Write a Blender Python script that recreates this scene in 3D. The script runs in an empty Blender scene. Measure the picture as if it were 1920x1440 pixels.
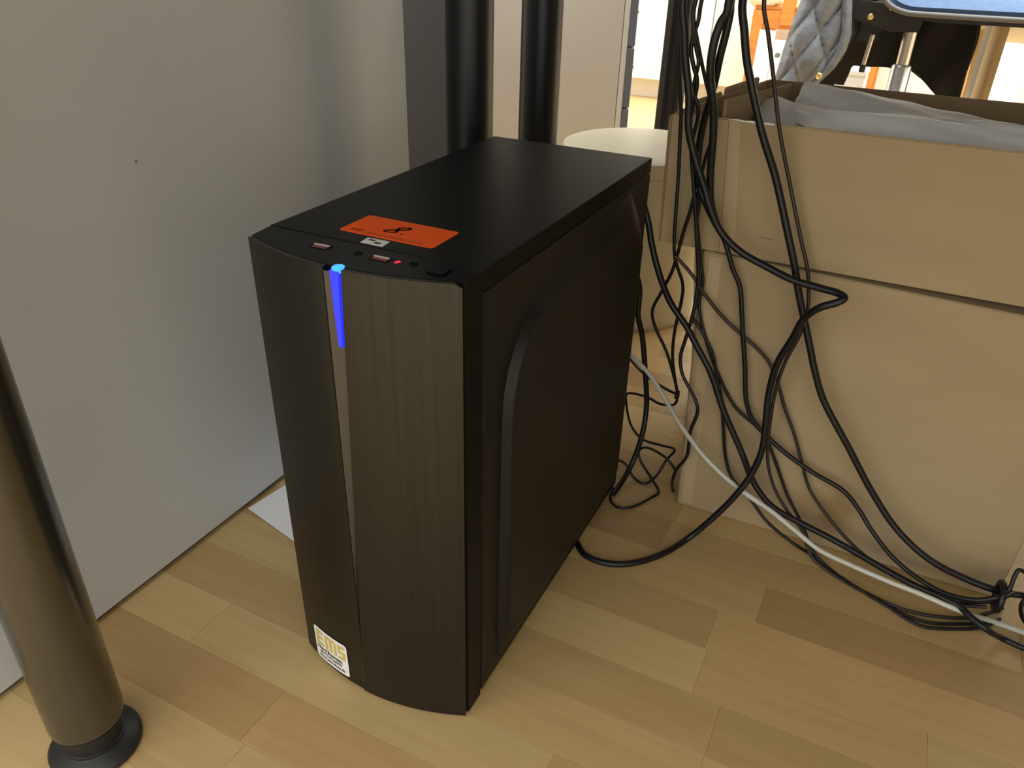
import bpy, bmesh, math, random
from mathutils import Vector, Matrix

# ---------------------------------------------------------------- camera, world, lights, exposure
scene = bpy.context.scene
COL = scene.collection
cam_d = bpy.data.cameras.new('camera'); cam = bpy.data.objects.new('camera', cam_d); COL.objects.link(cam)
YAW, PITCH, ROLL = -0.4542, 0.5219, 0.0285
fwd = Vector((math.sin(YAW)*math.cos(PITCH), math.cos(YAW)*math.cos(PITCH), -math.sin(PITCH)))
r0 = Vector((math.cos(YAW), -math.sin(YAW), 0)); u0 = r0.cross(fwd)
rt = math.cos(ROLL)*r0 + math.sin(ROLL)*u0; up = -math.sin(ROLL)*r0 + math.cos(ROLL)*u0
cam.matrix_world = Matrix(((rt.x, up.x, -fwd.x, .4094), (rt.y, up.y, -fwd.y, -.4196), (rt.z, up.z, -fwd.z, .6091), (0, 0, 0, 1)))
cam_d.sensor_fit = 'HORIZONTAL'; cam_d.sensor_width = 36; cam_d.lens = 36*1450/1920
cam_d.clip_start = .02; cam_d.clip_end = 50
scene.camera = cam
w = bpy.data.worlds.new('world'); scene.world = w; w.use_nodes = True
bg = w.node_tree.nodes['Background']; bg.inputs[0].default_value = (1, .98, .93, 1); bg.inputs[1].default_value = 1.02
scene.view_settings.view_transform = 'Standard'; scene.view_settings.look = 'None'
scene.view_settings.gamma = 1; scene.view_settings.use_curve_mapping = False
scene.view_settings.exposure = 1.0

def area_light(name, loc, target, size, power, color):
    d = bpy.data.lights.new(name, 'AREA'); d.shape = 'RECTANGLE'; d.size, d.size_y = size
    d.energy = power; d.color = color
    o = bpy.data.objects.new(name, d); COL.objects.link(o); o.location = loc
    o.rotation_euler = (Vector(target) - Vector(loc)).to_track_quat('-Z', 'Y').to_euler()
    return o
area_light('ceiling_light', (.5, 2.0, 2.45), (.5, 2.0, 0), (3.0, 1.6), 56, (1, .97, .90))
area_light('ceiling_light', (.5, 3.25, 2.45), (.5, 3.25, 0), (3.4, .8), 44, (1, .97, .90))

# ---------------------------------------------------------------- helpers
PI = math.pi
def mat(name, color, rough=.5, metal=0.0, spec=.5, emit=None, noise=None, bump=None, coat=0):
    m = bpy.data.materials.new(name); m.use_nodes = True
    nt = m.node_tree; b = nt.nodes['Principled BSDF']
    b.inputs['Base Color'].default_value = (*color, 1); b.inputs['Roughness'].default_value = rough
    b.inputs['Metallic'].default_value = metal; b.inputs['Specular IOR Level'].default_value = spec
    b.inputs['Coat Weight'].default_value = coat
    if emit: b.inputs['Emission Color'].default_value = (*emit[0], 1); b.inputs['Emission Strength'].default_value = emit[1]
    tc = None
    def coords(scale):
        t = nt.nodes.new('ShaderNodeTexCoord'); mp = nt.nodes.new('ShaderNodeMapping')
        nt.links.new(t.outputs['Object'], mp.inputs[0]); mp.inputs['Scale'].default_value = scale
        return mp
    if noise:      # (color2, scale xyz, detail, low, high)
        c2, sc, det, lo, hi = noise
        mp = coords(sc); n = nt.nodes.new('ShaderNodeTexNoise'); n.inputs['Scale'].default_value = 1; n.inputs['Detail'].default_value = det
        nt.links.new(mp.outputs[0], n.inputs['Vector'])
        cr = nt.nodes.new('ShaderNodeMapRange'); cr.inputs[1].default_value = lo; cr.inputs[2].default_value = hi
        nt.links.new(n.outputs['Fac'], cr.inputs[0])
        mx = nt.nodes.new('ShaderNodeMix'); mx.data_type = 'RGBA'
        mx.inputs['A'].default_value = (*color, 1); mx.inputs['B'].default_value = (*c2, 1)
        nt.links.new(cr.outputs[0], mx.inputs['Factor']); nt.links.new(mx.outputs['Result'], b.inputs['Base Color'])
    if bump:       # (scale xyz, strength, distance)
        sc, st, di = bump
        mp = coords(sc); n = nt.nodes.new('ShaderNodeTexNoise'); n.inputs['Scale'].default_value = 1; n.inputs['Detail'].default_value = 3
        nt.links.new(mp.outputs[0], n.inputs['Vector'])
        bp = nt.nodes.new('ShaderNodeBump'); bp.inputs['Strength'].default_value = st; bp.inputs['Distance'].default_value = di
        nt.links.new(n.outputs['Fac'], bp.inputs['Height']); nt.links.new(bp.outputs[0], b.inputs['Normal'])
    return m

def wood_mat(name, c1, c2, grain=(6, 90, 90)):
    m = bpy.data.materials.new(name); m.use_nodes = True; nt = m.node_tree; b = nt.nodes['Principled BSDF']
    g = nt.nodes.new('ShaderNodeNewGeometry'); oi = nt.nodes.new('ShaderNodeObjectInfo')
    off = nt.nodes.new('ShaderNodeVectorMath'); off.operation = 'SCALE'; cx = nt.nodes.new('ShaderNodeCombineXYZ')
    for k in range(3): nt.links.new(oi.outputs['Random'], cx.inputs[k])
    nt.links.new(cx.outputs[0], off.inputs[0]); off.inputs['Scale'].default_value = 37
    ad = nt.nodes.new('ShaderNodeVectorMath'); nt.links.new(g.outputs['Position'], ad.inputs[0]); nt.links.new(off.outputs[0], ad.inputs[1])
    mp = nt.nodes.new('ShaderNodeMapping'); mp.inputs['Scale'].default_value = grain; nt.links.new(ad.outputs[0], mp.inputs[0])
    n = nt.nodes.new('ShaderNodeTexNoise'); n.inputs['Scale'].default_value = 1; n.inputs['Detail'].default_value = 5; n.inputs['Distortion'].default_value = .6
    nt.links.new(mp.outputs[0], n.inputs['Vector'])
    mp2 = nt.nodes.new('ShaderNodeMapping'); mp2.inputs['Scale'].default_value = (60, 500, 500); nt.links.new(ad.outputs[0], mp2.inputs[0])
    n2 = nt.nodes.new('ShaderNodeTexNoise'); n2.inputs['Scale'].default_value = 1; n2.inputs['Detail'].default_value = 2
    nt.links.new(mp2.outputs[0], n2.inputs['Vector'])
    mr = nt.nodes.new('ShaderNodeMapRange'); mr.inputs[1].default_value = .3; mr.inputs[2].default_value = .7; nt.links.new(n.outputs['Fac'], mr.inputs[0])
    av = nt.nodes.new('ShaderNodeMath'); av.operation = 'MULTIPLY_ADD'; av.inputs[1].default_value = .25; nt.links.new(n2.outputs['Fac'], av.inputs[0])
    s2 = nt.nodes.new('ShaderNodeMath'); s2.operation = 'MULTIPLY'; s2.inputs[1].default_value = .75; nt.links.new(mr.outputs[0], s2.inputs[0]); nt.links.new(s2.outputs[0], av.inputs[2])
    mx = nt.nodes.new('ShaderNodeMix'); mx.data_type = 'RGBA'; mx.inputs['A'].default_value = (*c1, 1); mx.inputs['B'].default_value = (*c2, 1)
    nt.links.new(av.outputs[0], mx.inputs['Factor'])
    hs = nt.nodes.new('ShaderNodeHueSaturation'); vr = nt.nodes.new('ShaderNodeMapRange')
    vr.inputs[3].default_value = .88; vr.inputs[4].default_value = 1.12; nt.links.new(oi.outputs['Random'], vr.inputs[0])
    nt.links.new(vr.outputs[0], hs.inputs['Value']); nt.links.new(mx.outputs['Result'], hs.inputs['Color'])
    nt.links.new(hs.outputs[0], b.inputs['Base Color']); b.inputs['Roughness'].default_value = .42; b.inputs['Specular IOR Level'].default_value = .4
    return m

def link(name, bm, m, parent=None, smooth=False, local=False, offset=None):
    """one mesh object; geometry is in world metres unless local"""
    me = bpy.data.meshes.new(name); bm.normal_update(); bm.to_mesh(me); bm.free()
    o = bpy.data.objects.new(name, me); COL.objects.link(o)
    if m: me.materials.append(m)
    if smooth:
        for p in me.polygons: p.use_smooth = True
        try: me.set_sharp_from_angle(angle=math.radians(smooth if smooth is not True else 40))
        except Exception: pass
    if parent:
        o.parent = parent
        if not local:
            base = Vector((0, 0, 0)); q = parent
            while q: base += q.location; q = q.parent
            o.location = -base
    return o
def tag(o, label, cat, group=None, kind=None):
    if label: o['label'] = label
    if cat: o['category'] = cat
    if group: o['group'] = group
    if kind: o['kind'] = kind
    return o
def thing(name, label, cat, loc=(0, 0, 0), rz=0, group=None):
    o = bpy.data.objects.new(name, None); o.empty_display_size = .05; COL.objects.link(o)
    o.location = loc; o.rotation_euler = (0, 0, rz)
    return tag(o, label, cat, group)
def B(): return bmesh.new()
def box(bm, x0, x1, y0, y1, z0, z1, bev=0, seg=1):
    t = bmesh.new()
    vs = [t.verts.new((x, y, z)) for x in (x0, x1) for y in (y0, y1) for z in (z0, z1)]
    for f in ((0, 1, 3, 2), (4, 6, 7, 5), (0, 4, 5, 1), (2, 3, 7, 6), (0, 2, 6, 4), (1, 5, 7, 3)): t.faces.new([vs[i] for i in f])
    if bev: bmesh.ops.bevel(t, geom=t.edges[:], offset=bev, segments=seg, affect='EDGES', profile=.5)
    merge(bm, t); return bm
def merge(bm, t):
    bmesh.ops.recalc_face_normals(t, faces=t.faces[:])
    me = bpy.data.meshes.new('tmp'); t.to_mesh(me); t.free(); bm.from_mesh(me); bpy.data.meshes.remove(me)
def hexa(bm, lo, hi):
    """solid between two matching polygons (lists of 3D points)"""
    t = bmesh.new(); n = len(lo)
    a = [t.verts.new(p) for p in lo]; b = [t.verts.new(p) for p in hi]
    t.faces.new(a); t.faces.new(b)
    for i in range(n): t.faces.new((a[i], a[(i+1) % n], b[(i+1) % n], b[i]))
    merge(bm, t); return bm
def prism(bm, poly, axis, d0, d1):
    f = {'x': lambda p, d: (d, p[0], p[1]), 'y': lambda p, d: (p[0], d, p[1]), 'z': lambda p, d: (p[0], p[1], d)}[axis]
    return hexa(bm, [f(p, d0) for p in poly], [f(p, d1) for p in poly])
def lathe(bm, prof, c=(0, 0), n=40, caps=True):
    t = bmesh.new(); rings = []
    for r, z in prof: rings.append([t.verts.new((c[0]+r*math.cos(2*PI*i/n), c[1]+r*math.sin(2*PI*i/n), z)) for i in range(n)])
    for k in range(len(rings)-1):
        for i in range(n): t.faces.new((rings[k][i], rings[k][(i+1) % n], rings[k+1][(i+1) % n], rings[k+1][i]))
    if caps: t.faces.new(rings[0]); t.faces.new(rings[-1])
    merge(bm, t); return bm
def catmull(P, sub=6):
    P = [Vector(p) for p in P]; out = []
    for i in range(len(P)-1):
        a, b, c, d = P[max(i-1, 0)], P[i], P[i+1], P[min(i+2, len(P)-1)]
        # centripetal knots keep bends tight
        t0 = 0; t1 = t0+max((b-a).length, 1e-5)**.5; t2 = t1+max((c-b).length, 1e-5)**.5; t3 = t2+max((d-c).length, 1e-5)**.5
        for k in range(sub):
            t = t1+(t2-t1)*k/sub
            A1 = a*((t1-t)/(t1-t0))+b*((t-t0)/(t1-t0)); A2 = b*((t2-t)/(t2-t1))+c*((t-t1)/(t2-t1)); A3 = c*((t3-t)/(t3-t2))+d*((t-t2)/(t3-t2))
            B1 = A1*((t2-t)/(t2-t0))+A2*((t-t0)/(t2-t0)); B2 = A2*((t3-t)/(t3-t1))+A3*((t-t1)/(t3-t1))
            out.append(B1*((t2-t)/(t2-t1))+B2*((t-t1)/(t2-t1)))
    out.append(P[-1]); return out
def tube(bm, pts, r, n=8, smoothpath=True, sub=6):
    P = catmull(pts, sub) if smoothpath else [Vector(p) for p in pts]
    t = bmesh.new(); rings = []; nrm = None
    for i, p in enumerate(P):
        d = (P[min(i+1, len(P)-1)]-P[max(i-1, 0)]).normalized()
        if nrm is None: nrm = d.orthogonal().normalized()
        nrm = (nrm-d*nrm.dot(d)).normalized(); bn = d.cross(nrm)
        rr = r(i/(len(P)-1)) if callable(r) else r
        rings.append([t.verts.new(p+rr*(math.cos(2*PI*k/n)*nrm+math.sin(2*PI*k/n)*bn)) for k in range(n)])
    for a, b in zip(rings, rings[1:]):
        for k in range(n): t.faces.new((a[k], a[(k+1) % n], b[(k+1) % n], b[k]))
    t.faces.new(rings[0]); t.faces.new(rings[-1]); merge(bm, t); return bm
def sheet(bm, nu, nv, fn, thick=.002):
    """a sheet of fn(u,v)->point, given thickness along its normals"""
    g = [[Vector(fn(i/nu, j/nv)) for j in range(nv+1)] for i in range(nu+1)]
    N = [[None]*(nv+1) for _ in range(nu+1)]
    for i in range(nu+1):
        for j in range(nv+1):
            du = g[min(i+1, nu)][j]-g[max(i-1, 0)][j]; dv = g[i][min(j+1, nv)]-g[i][max(j-1, 0)]
            N[i][j] = du.cross(dv).normalized()
    t = bmesh.new()
    A = [[t.verts.new(g[i][j]) for j in range(nv+1)] for i in range(nu+1)]
    Bk = [[t.verts.new(g[i][j]-N[i][j]*thick) for j in range(nv+1)] for i in range(nu+1)]
    for i in range(nu):
        for j in range(nv):
            t.faces.new((A[i][j], A[i+1][j], A[i+1][j+1], A[i][j+1])); t.faces.new((Bk[i][j], Bk[i][j+1], Bk[i+1][j+1], Bk[i+1][j]))
    for i in range(nu):
        t.faces.new((A[i][0], Bk[i][0], Bk[i+1][0], A[i+1][0])); t.faces.new((A[i][nv], A[i+1][nv], Bk[i+1][nv], Bk[i][nv]))
    for j in range(nv):
        t.faces.new((A[0][j], A[0][j+1], Bk[0][j+1], Bk[0][j])); t.faces.new((A[nu][j], Bk[nu][j], Bk[nu][j+1], A[nu][j+1]))
    merge(bm, t); return bm
def rrect(w, h, r, n=4):
    pts = []
    for cx, cy, a0 in ((w-r, h-r, 0), (r, h-r, PI/2), (r, r, PI), (w-r, r, 1.5*PI)):
        for k in range(n+1): a = a0+k*PI/2/n; pts.append((cx+r*math.cos(a), cy+r*math.sin(a)))
    return pts
def text_bm(s, size, fn, spacing=1.0, bold=0.0, shear=0.0):
    """lettering as flat mesh, every vertex mapped by fn(x,y)->point"""
    cu = bpy.data.curves.new('t', 'FONT'); cu.body = s; cu.size = size; cu.space_character = spacing; cu.offset = bold; cu.shear = shear; cu.resolution_u = 3
    o = bpy.data.objects.new('t', cu); COL.objects.link(o); dg = bpy.context.evaluated_depsgraph_get()
    me = bpy.data.meshes.new_from_object(o.evaluated_get(dg)); bm = bmesh.new(); bm.from_mesh(me)
    bpy.data.objects.remove(o); bpy.data.curves.remove(cu); bpy.data.meshes.remove(me)
    for v in bm.verts: v.co = Vector(fn(v.co.x, v.co.y))
    return bm
def flat_bm(polys, fn):
    bm = bmesh.new()
    for P in polys: bm.faces.new([bm.verts.new(fn(*p)) for p in P])
    return bm
def stroke(pts, wd):
    """ribbon quads along a 2-D polyline"""
    out = []; n = len(pts); L = []
    for i in range(n):
        dx = pts[min(i+1, n-1)][0]-pts[max(i-1, 0)][0]; dy = pts[min(i+1, n-1)][1]-pts[max(i-1, 0)][1]
        l = math.hypot(dx, dy) or 1; w_ = wd(i/(n-1)) if callable(wd) else wd
        L.append(((pts[i][0]-dy/l*w_/2, pts[i][1]+dx/l*w_/2), (pts[i][0]+dy/l*w_/2, pts[i][1]-dx/l*w_/2)))
    for a, b in zip(L, L[1:]): out.append((a[1], b[1], b[0], a[0]))
    return out

# ---------------------------------------------------------------- materials
M = {}
M['wood_light'] = wood_mat('beech_light', (.55, .40, .19), (.48, .335, .15))
M['wood_mid'] = wood_mat('beech_mid', (.50, .35, .16), (.43, .285, .122))
M['wood_red'] = wood_mat('beech_reddish', (.45, .295, .128), (.385, .24, .10))
M['subfloor'] = wood_mat('floor_far', (.54, .39, .185), (.47, .325, .145))
M['wall'] = mat('wall_paint', (.78, .76, .70), .7)
M['laminate_grey'] = mat('grey_laminate', (.53, .555, .565), .38, noise=((.545, .57, .58), (9, 9, 9), 2, .35, .65))
M['dark_gap'] = mat('plinth_black', (.03, .028, .025), .7)
M['cap'] = mat('grey_cap', (.22, .21, .20), .6)
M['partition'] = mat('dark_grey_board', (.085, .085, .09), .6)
M['cream'] = mat('cream_laminate', (.74, .70, .63), .5)
M['white_lac'] = mat('white_lacquer', (.84, .83, .79), .4)
M['slate'] = mat('slate_blue_grey', (.17, .19, .24), .5)
M['desk_top'] = mat('desk_grey', (.30, .295, .28), .5)
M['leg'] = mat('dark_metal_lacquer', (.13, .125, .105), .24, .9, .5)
M['leg_far'] = mat('black_shaded_lacquer', (.007, .008, .0105), .36, .0, .4)  # black of the second desk's legs; shade in colour on the front desk's rear leg
M['rubber'] = mat('black_rubber', (.012, .012, .012), .45)
M['case_black'] = mat('black_powder_coat', (.0055, .005, .004), .46, 0, .34, bump=((900, 900, 900), .12, .0004))
M['case_top'] = mat('black_powder_coat_top', (.003, .003, .003), .40, 0, .11, noise=((.0055, .0055, .005), (14, 9, 9), 3, .45, .75), bump=((900, 900, 900), .1, .0004))
M['brushed'] = mat('brushed_dark_plastic', (.062, .060, .050), .42, 1.0, .5, noise=((.052, .050, .042), (420, 420, 5), 3, .3, .7))
M['gloss_black'] = mat('gloss_black_plastic', (.0035, .0035, .004), .34, 0, .10)
M['strip'] = mat('dark_mirror_strip', (.10, .095, .085), .2, .7, .5)
M['deep'] = mat('deep_black', (.004, .004, .004), .8, 0, .1)
M['led'] = mat('blue_led', (.01, .02, .3), .3, emit=((.012, .016, 1.0), 1.05))
M['led_hot'] = mat('blue_led_hot', (.02, .1, .5), .3, emit=((.02, .17, 1.0), 1.6))
M['led_red'] = mat('red_led', (.3, .0, .02), .3, emit=((1, .03, .08), .5))
M['usb_red'] = mat('usb_tongue_red', (.20, .025, .03), .4)
M['usb_metal'] = mat('usb_shell', (.75, .62, .6), .3, .3)
M['orange'] = mat('orange_sticker', (1.0, .125, .012), .55, 0, .1)
M['ink'] = mat('black_ink', (.004, .004, .004), .7, 0, .05)
M['ink_faint'] = mat('faded_print', (.50, .075, .015), .6)
M['white_label'] = mat('white_label', (.80, .80, .79), .5)
M['gold_ink'] = mat('gold_ink', (.62, .49, .10), .5)
M['screw'] = mat('steel_screw', (.3, .29, .27), .35, .9)
M['card'] = mat('corrugated_card', (.385, .295, .172), .8, 0, .15, noise=((.355, .268, .153), (5, 5, 22), 4, .35, .7), bump=((12, 12, 160), .12, .0012))
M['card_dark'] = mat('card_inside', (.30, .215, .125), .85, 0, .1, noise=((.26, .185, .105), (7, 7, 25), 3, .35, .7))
M['card_edge'] = mat('card_cut_edge', (.24, .165, .09), .9, 0, .1)
M['tape'] = mat('card_pale', (.425, .325, .192), .65, 0, .3)
M['card_stained'] = mat('water_stained_card', (.385, .295, .172), .8, 0, .15, noise=((.355, .268, .153), (5, 5, 22), 4, .35, .7), bump=((12, 12, 160), .12, .0012))
nt = M['card_stained'].node_tree; bs = nt.nodes['Principled BSDF']; old = bs.inputs['Base Color'].links[0].from_socket
tcn = nt.nodes.new('ShaderNodeTexCoord'); mpn = nt.nodes.new('ShaderNodeMapping'); mpn.vector_type = 'TEXTURE'
mpn.inputs['Location'].default_value = (.432, .365, .052); mpn.inputs['Scale'].default_value = (.045, .3, .055); mpn.inputs['Rotation'].default_value = (0, .5, 0)
nt.links.new(tcn.outputs['Object'], mpn.inputs[0])
ln = nt.nodes.new('ShaderNodeVectorMath'); ln.operation = 'LENGTH'; nt.links.new(mpn.outputs[0], ln.inputs[0])
mpz = nt.nodes.new('ShaderNodeMapping'); mpz.inputs['Scale'].default_value = (45, 45, 45); nt.links.new(tcn.outputs['Object'], mpz.inputs[0])
nz = nt.nodes.new('ShaderNodeTexNoise'); nz.inputs['Scale'].default_value = 1; nz.inputs['Detail'].default_value = 3; nt.links.new(mpz.outputs[0], nz.inputs['Vector'])
sm = nt.nodes.new('ShaderNodeMath'); sm.operation = 'MULTIPLY_ADD'; sm.inputs[1].default_value = 1.1; nt.links.new(nz.outputs['Fac'], sm.inputs[0]); nt.links.new(ln.outputs['Value'], sm.inputs[2])
mr = nt.nodes.new('ShaderNodeMapRange'); mr.inputs[1].default_value = .75; mr.inputs[2].default_value = 1.35; mr.inputs[3].default_value = .75; mr.inputs[4].default_value = 0; nt.links.new(sm.outputs[0], mr.inputs[0])
mx = nt.nodes.new('ShaderNodeMix'); mx.data_type = 'RGBA'; mx.inputs['B'].default_value = (.24, .145, .06, 1); nt.links.new(old, mx.inputs['A']); nt.links.new(mr.outputs[0], mx.inputs['Factor'])
nt.links.new(mx.outputs['Result'], bs.inputs['Base Color'])
M['foam'] = mat('grey_packing_paper', (.60, .61, .62), .5, 0, .3, noise=((.52, .53, .545), (14, 30, 14), 4, .35, .65), bump=((60, 200, 60), .2, .002))
M['cable'] = mat('black_cable', (.006, .006, .0065), .40, 0, .4)
M['cable_brown'] = mat('brown_black_cable', (.022, .014, .011), .42)
M['cable_grey'] = mat('grey_network_cable', (.53, .53, .47), .42)
M['bin'] = mat('cream_plastic', (.64, .595, .455), .42)
M['paper'] = mat('white_paper', (.78, .79, .84), .7)
M['chair_wood'] = mat('orange_beech', (.70, .27, .055), .4, noise=((.58, .20, .04), (8, 8, 60), 3, .35, .7))
M['pale_wood'] = mat('pale_beech', (.78, .54, .24), .45, noise=((.70, .46, .19), (40, 40, 6), 3, .35, .7))
M['cushion'] = mat('cream_cushion', (.82, .79, .68), .85, bump=((60, 60, 60), .5, .004))
M['blue'] = mat('blue_fabric', (.115, .20, .36), .75, noise=((.095, .175, .33), (70, 70, 30), 4, .35, .65), bump=((300, 300, 300), .3, .002))
M['grey_pipe'] = mat('grey_piping', (.12, .12, .115), .6)
M['black_plastic'] = mat('black_plastic', (.015, .014, .012), .45)
M['chrome'] = mat('brushed_chrome', (.62, .58, .50), .28, .9)
M['silver'] = mat('silver_tube', (.70, .72, .78), .25, .85)
M['quilt'] = mat('grey_blue_nylon', (.23, .25, .29), .42, 0, .5, noise=((.16, .175, .205), (25, 25, 25), 4, .35, .7), bump=((28, 28, 40), .45, .012))
M['brass'] = mat('brass_snap', (.78, .58, .25), .3, .8)
M['black_cloth'] = mat('black_cloth', (.010, .0095, .009), .8, 0, .3)
M['pale_card'] = mat('tan_card', (.80, .63, .40), .7)
M['beige'] = mat('beige_card', (.80, .72, .60), .7)

# ---------------------------------------------------------------- the room
def wall(name, *b, m='wall'):
    return tag(link(name, box(B(), *b), M[m]), None, None, kind='structure')
floor = tag(link('floor', box(B(), -2.6, 2.6, -2.4, 3.9, -.08, -.0006), M['subfloor']), 'beech laminate floor of narrow strips', None, kind='structure')
wall('wall_back', -2.6, 2.6, 3.82, 3.9, -.0006, 2.5)
wall('wall_left', -2.68, -2.6, -2.4, 3.9, -.0006, 2.5)
wall('wall_right', 2.6, 2.68, -2.4, 3.9, -.0006, 2.5)
rnd = random.Random(7)
LEN = (.20, .25, .31, .37, .43); ROW = .0585
board_mesh = {}
def board(x, y, L, tone):
    key = (L, tone)
    if key not in board_mesh:
        bm = box(B(), .00012, L-.00012, .00012, ROW-.00012, -.0006, 0, .00012)
        me = bpy.data.meshes.new('board'); bm.to_mesh(me); bm.free(); me.materials.append(M[tone]); board_mesh[key] = me
    o = bpy.data.objects.new('board', board_mesh[key]); COL.objects.link(o); o.parent = floor; o.location = (x, y, 0)
tones = ['wood_light', 'wood_light', 'wood_mid', 'wood_mid', 'wood_mid', 'wood_red']
for k in range(-4, 20):
    y = -.1385+k*ROW
    x = -.62+rnd.uniform(0, .2) if y < .7 else -.5+rnd.uniform(0, .2)
    end = .80
    if k == 0:
        board(.0185-.31, y, .31, 'wood_red'); x = .0185; board(x-.31-.37, y, .37, 'wood_mid')
    if k == 1: x = .266-.37-.37
    while x < end:
        L = .37 if (k == 1 and x < .2) else rnd.choice(LEN); t = rnd.choice(tones)
        if k == 1 and x < .2: t = 'wood_light'
        board(x, y, L, t); x += L

# ---------------------------------------------------------------- grey cabinet at the left
t = thing('storage_cabinet', 'tall pale grey cabinet whose plain side stands left of the computer', 'cabinet', (-.41, .05, 0))
link('body', box(B(), -.62, -.2, -.36, .485, .006, 1.25, .0012), M['laminate_grey'], t)
link('plinth', box(B(), -.61, -.206, -.35, .475, 0, .006), M['dark_gap'], t)
bm = B()
for (yy, zz) in ((.03, .43),): bm2 = lathe(bm, [(.0015, 0), (.0015, .001)], n=10)
for v in bm.verts: v.co = Vector((-.2+v.co.z*.3, .0523+v.co.x, .429+v.co.y))
link('screw_cap', bm, M['cap'], t)

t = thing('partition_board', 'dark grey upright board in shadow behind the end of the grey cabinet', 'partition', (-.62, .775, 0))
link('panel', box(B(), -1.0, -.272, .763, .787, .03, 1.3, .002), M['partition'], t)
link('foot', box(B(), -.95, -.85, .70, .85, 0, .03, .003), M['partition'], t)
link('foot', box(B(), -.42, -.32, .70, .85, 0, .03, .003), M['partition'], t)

# ---------------------------------------------------------------- desks
def desk(label, x0, x1, y0, y1, legs, m, m2):
    t = thing('desk', label, 'desk', ((x0+x1)/2, (y0+y1)/2, 0))
    link('tabletop', box(B(), x0, x1, y0, y1, .735, .76, .002), M['desk_top'], t)
    lx, ly0, ly1 = legs
    for yy in (ly0, ly1): link('frame_rail', box(B(), lx-.02, x1-.0602, yy-.012, yy+.012, .70, .735), M[m], t)
    link('light_block_board', box(B(), x1-.06, x1-.035, y0+.03, y1-.03, 0, .735, .001), M['desk_top'], t)  # unseen board added to block light coming from the right
    for x in (lx,):
        for y in (ly0, ly1):
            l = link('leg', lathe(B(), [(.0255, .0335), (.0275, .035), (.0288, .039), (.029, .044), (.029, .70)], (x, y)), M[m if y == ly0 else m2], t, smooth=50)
            q = link('glide', lathe(B(), [(.034, 0), (.0365, .002), (.0365, .006), (.034, .0085), (.027, .011), (.0245, .0125), (.0245, .0145), (.0232, .015), (.0232, .034)], (x, y)), M['rubber'], l, smooth=50)
    return t
desk('front desk on round dark metal legs, one leg large at the left foreground', -.15, 1.08, -.30, .535, (-.0865, -.197, .454), 'leg', 'leg_far')  # rear leg made darker than the foreground one, painting in the shade
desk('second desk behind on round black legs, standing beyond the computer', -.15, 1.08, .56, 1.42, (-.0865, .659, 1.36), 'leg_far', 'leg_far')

# ---------------------------------------------------------------- computer tower
pc = thing('computer_tower', 'black tower computer with blue light bar standing on the floor', 'computer', (.09, .17, 0))
W, D = .181, .357
bm = B(); box(bm, .0008, W-.0002, .0006, D, .008, .4040, .0006); box(bm, .003, W-.003, .003, D-.003, .40, .411)
case = link('case_body', bm, M['case_black'], pc)
link('top_cover', box(B(), -.0002, W+.0006, .0004, D+.0003, .4050, .42, .0009, 2), M['case_top'], pc)
for x in (.03, .15):
    for y in (.04, .31): link('foot', lathe(B(), [(.011, 0), (.012, .001), (.010, .008)], (x, y), 20), M['rubber'], pc)
outer = [(.031, .020), (.031, .286), (.033, .307), (.0397, .3265), (.0515, .3445), (.069, .3605), (.094, .378), (.297, .3995), (.332, .366), (.3405, .338), (.3405, .028), (.330, .018), (.045, .015)]
inner = [(.0365, .057), (.0365, .285), (.0385, .304), (.045, .322), (.056, .339), (.072, .354), (.095, .3615), (.2845, .3765), (.3175, .352), (.333, .335), (.333, .049), (.325, .043), (.0510, .043)]
bm = B(); box(bm, W-.0001, W+.0007, .0012, D-.0002, .0085, .4038, .0003)
hexa(bm, [(W+.0005, *p) for p in outer], [(W+.009, *p) for p in inner])
sp = link('side_panel', bm, M['case_black'], pc, smooth=32)
bv = bmesh.new(); bv.from_mesh(sp.data)
bmesh.ops.bevel(bv, geom=[e for e in bv.edges if max(v.co.x for v in e.verts) > .05 and len(e.link_faces) == 2 and e.calc_length() > .004 and all(abs(v.co.x+pc.location.x-(W+.009)) < .0008 or abs(v.co.x-(W+.009)) < .0008 for v in e.verts)], offset=.0022, segments=3, affect='EDGES', profile=.5)
bv.to_mesh(sp.data); bv.free()
for z0 in (.365, .07):
    bm = lathe(B(), [(.004, 0), (.005, .001), (.005, .007), (.0035, .0085)], n=14)
    for v in bm.verts: v.co = Vector((W-.006+v.co.x, D+v.co.z, z0+v.co.y))
    link('thumb_screw', bm, M['screw'], pc, smooth=40)
link('power_supply_plate', box(B(), .01, .17, D-.0005, D+.0012, .30, .39), M['screw'], pc)
link('port_plate', box(B(), .012, .05, D-.0005, D+.002, .12, .28), M['screw'], pc)
for k in range(4): link('slot_cover', box(B(), .03, .15, D-.0005, D+.0012, .03+.02*k, .045+.02*k), M['screw'], pc)
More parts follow.
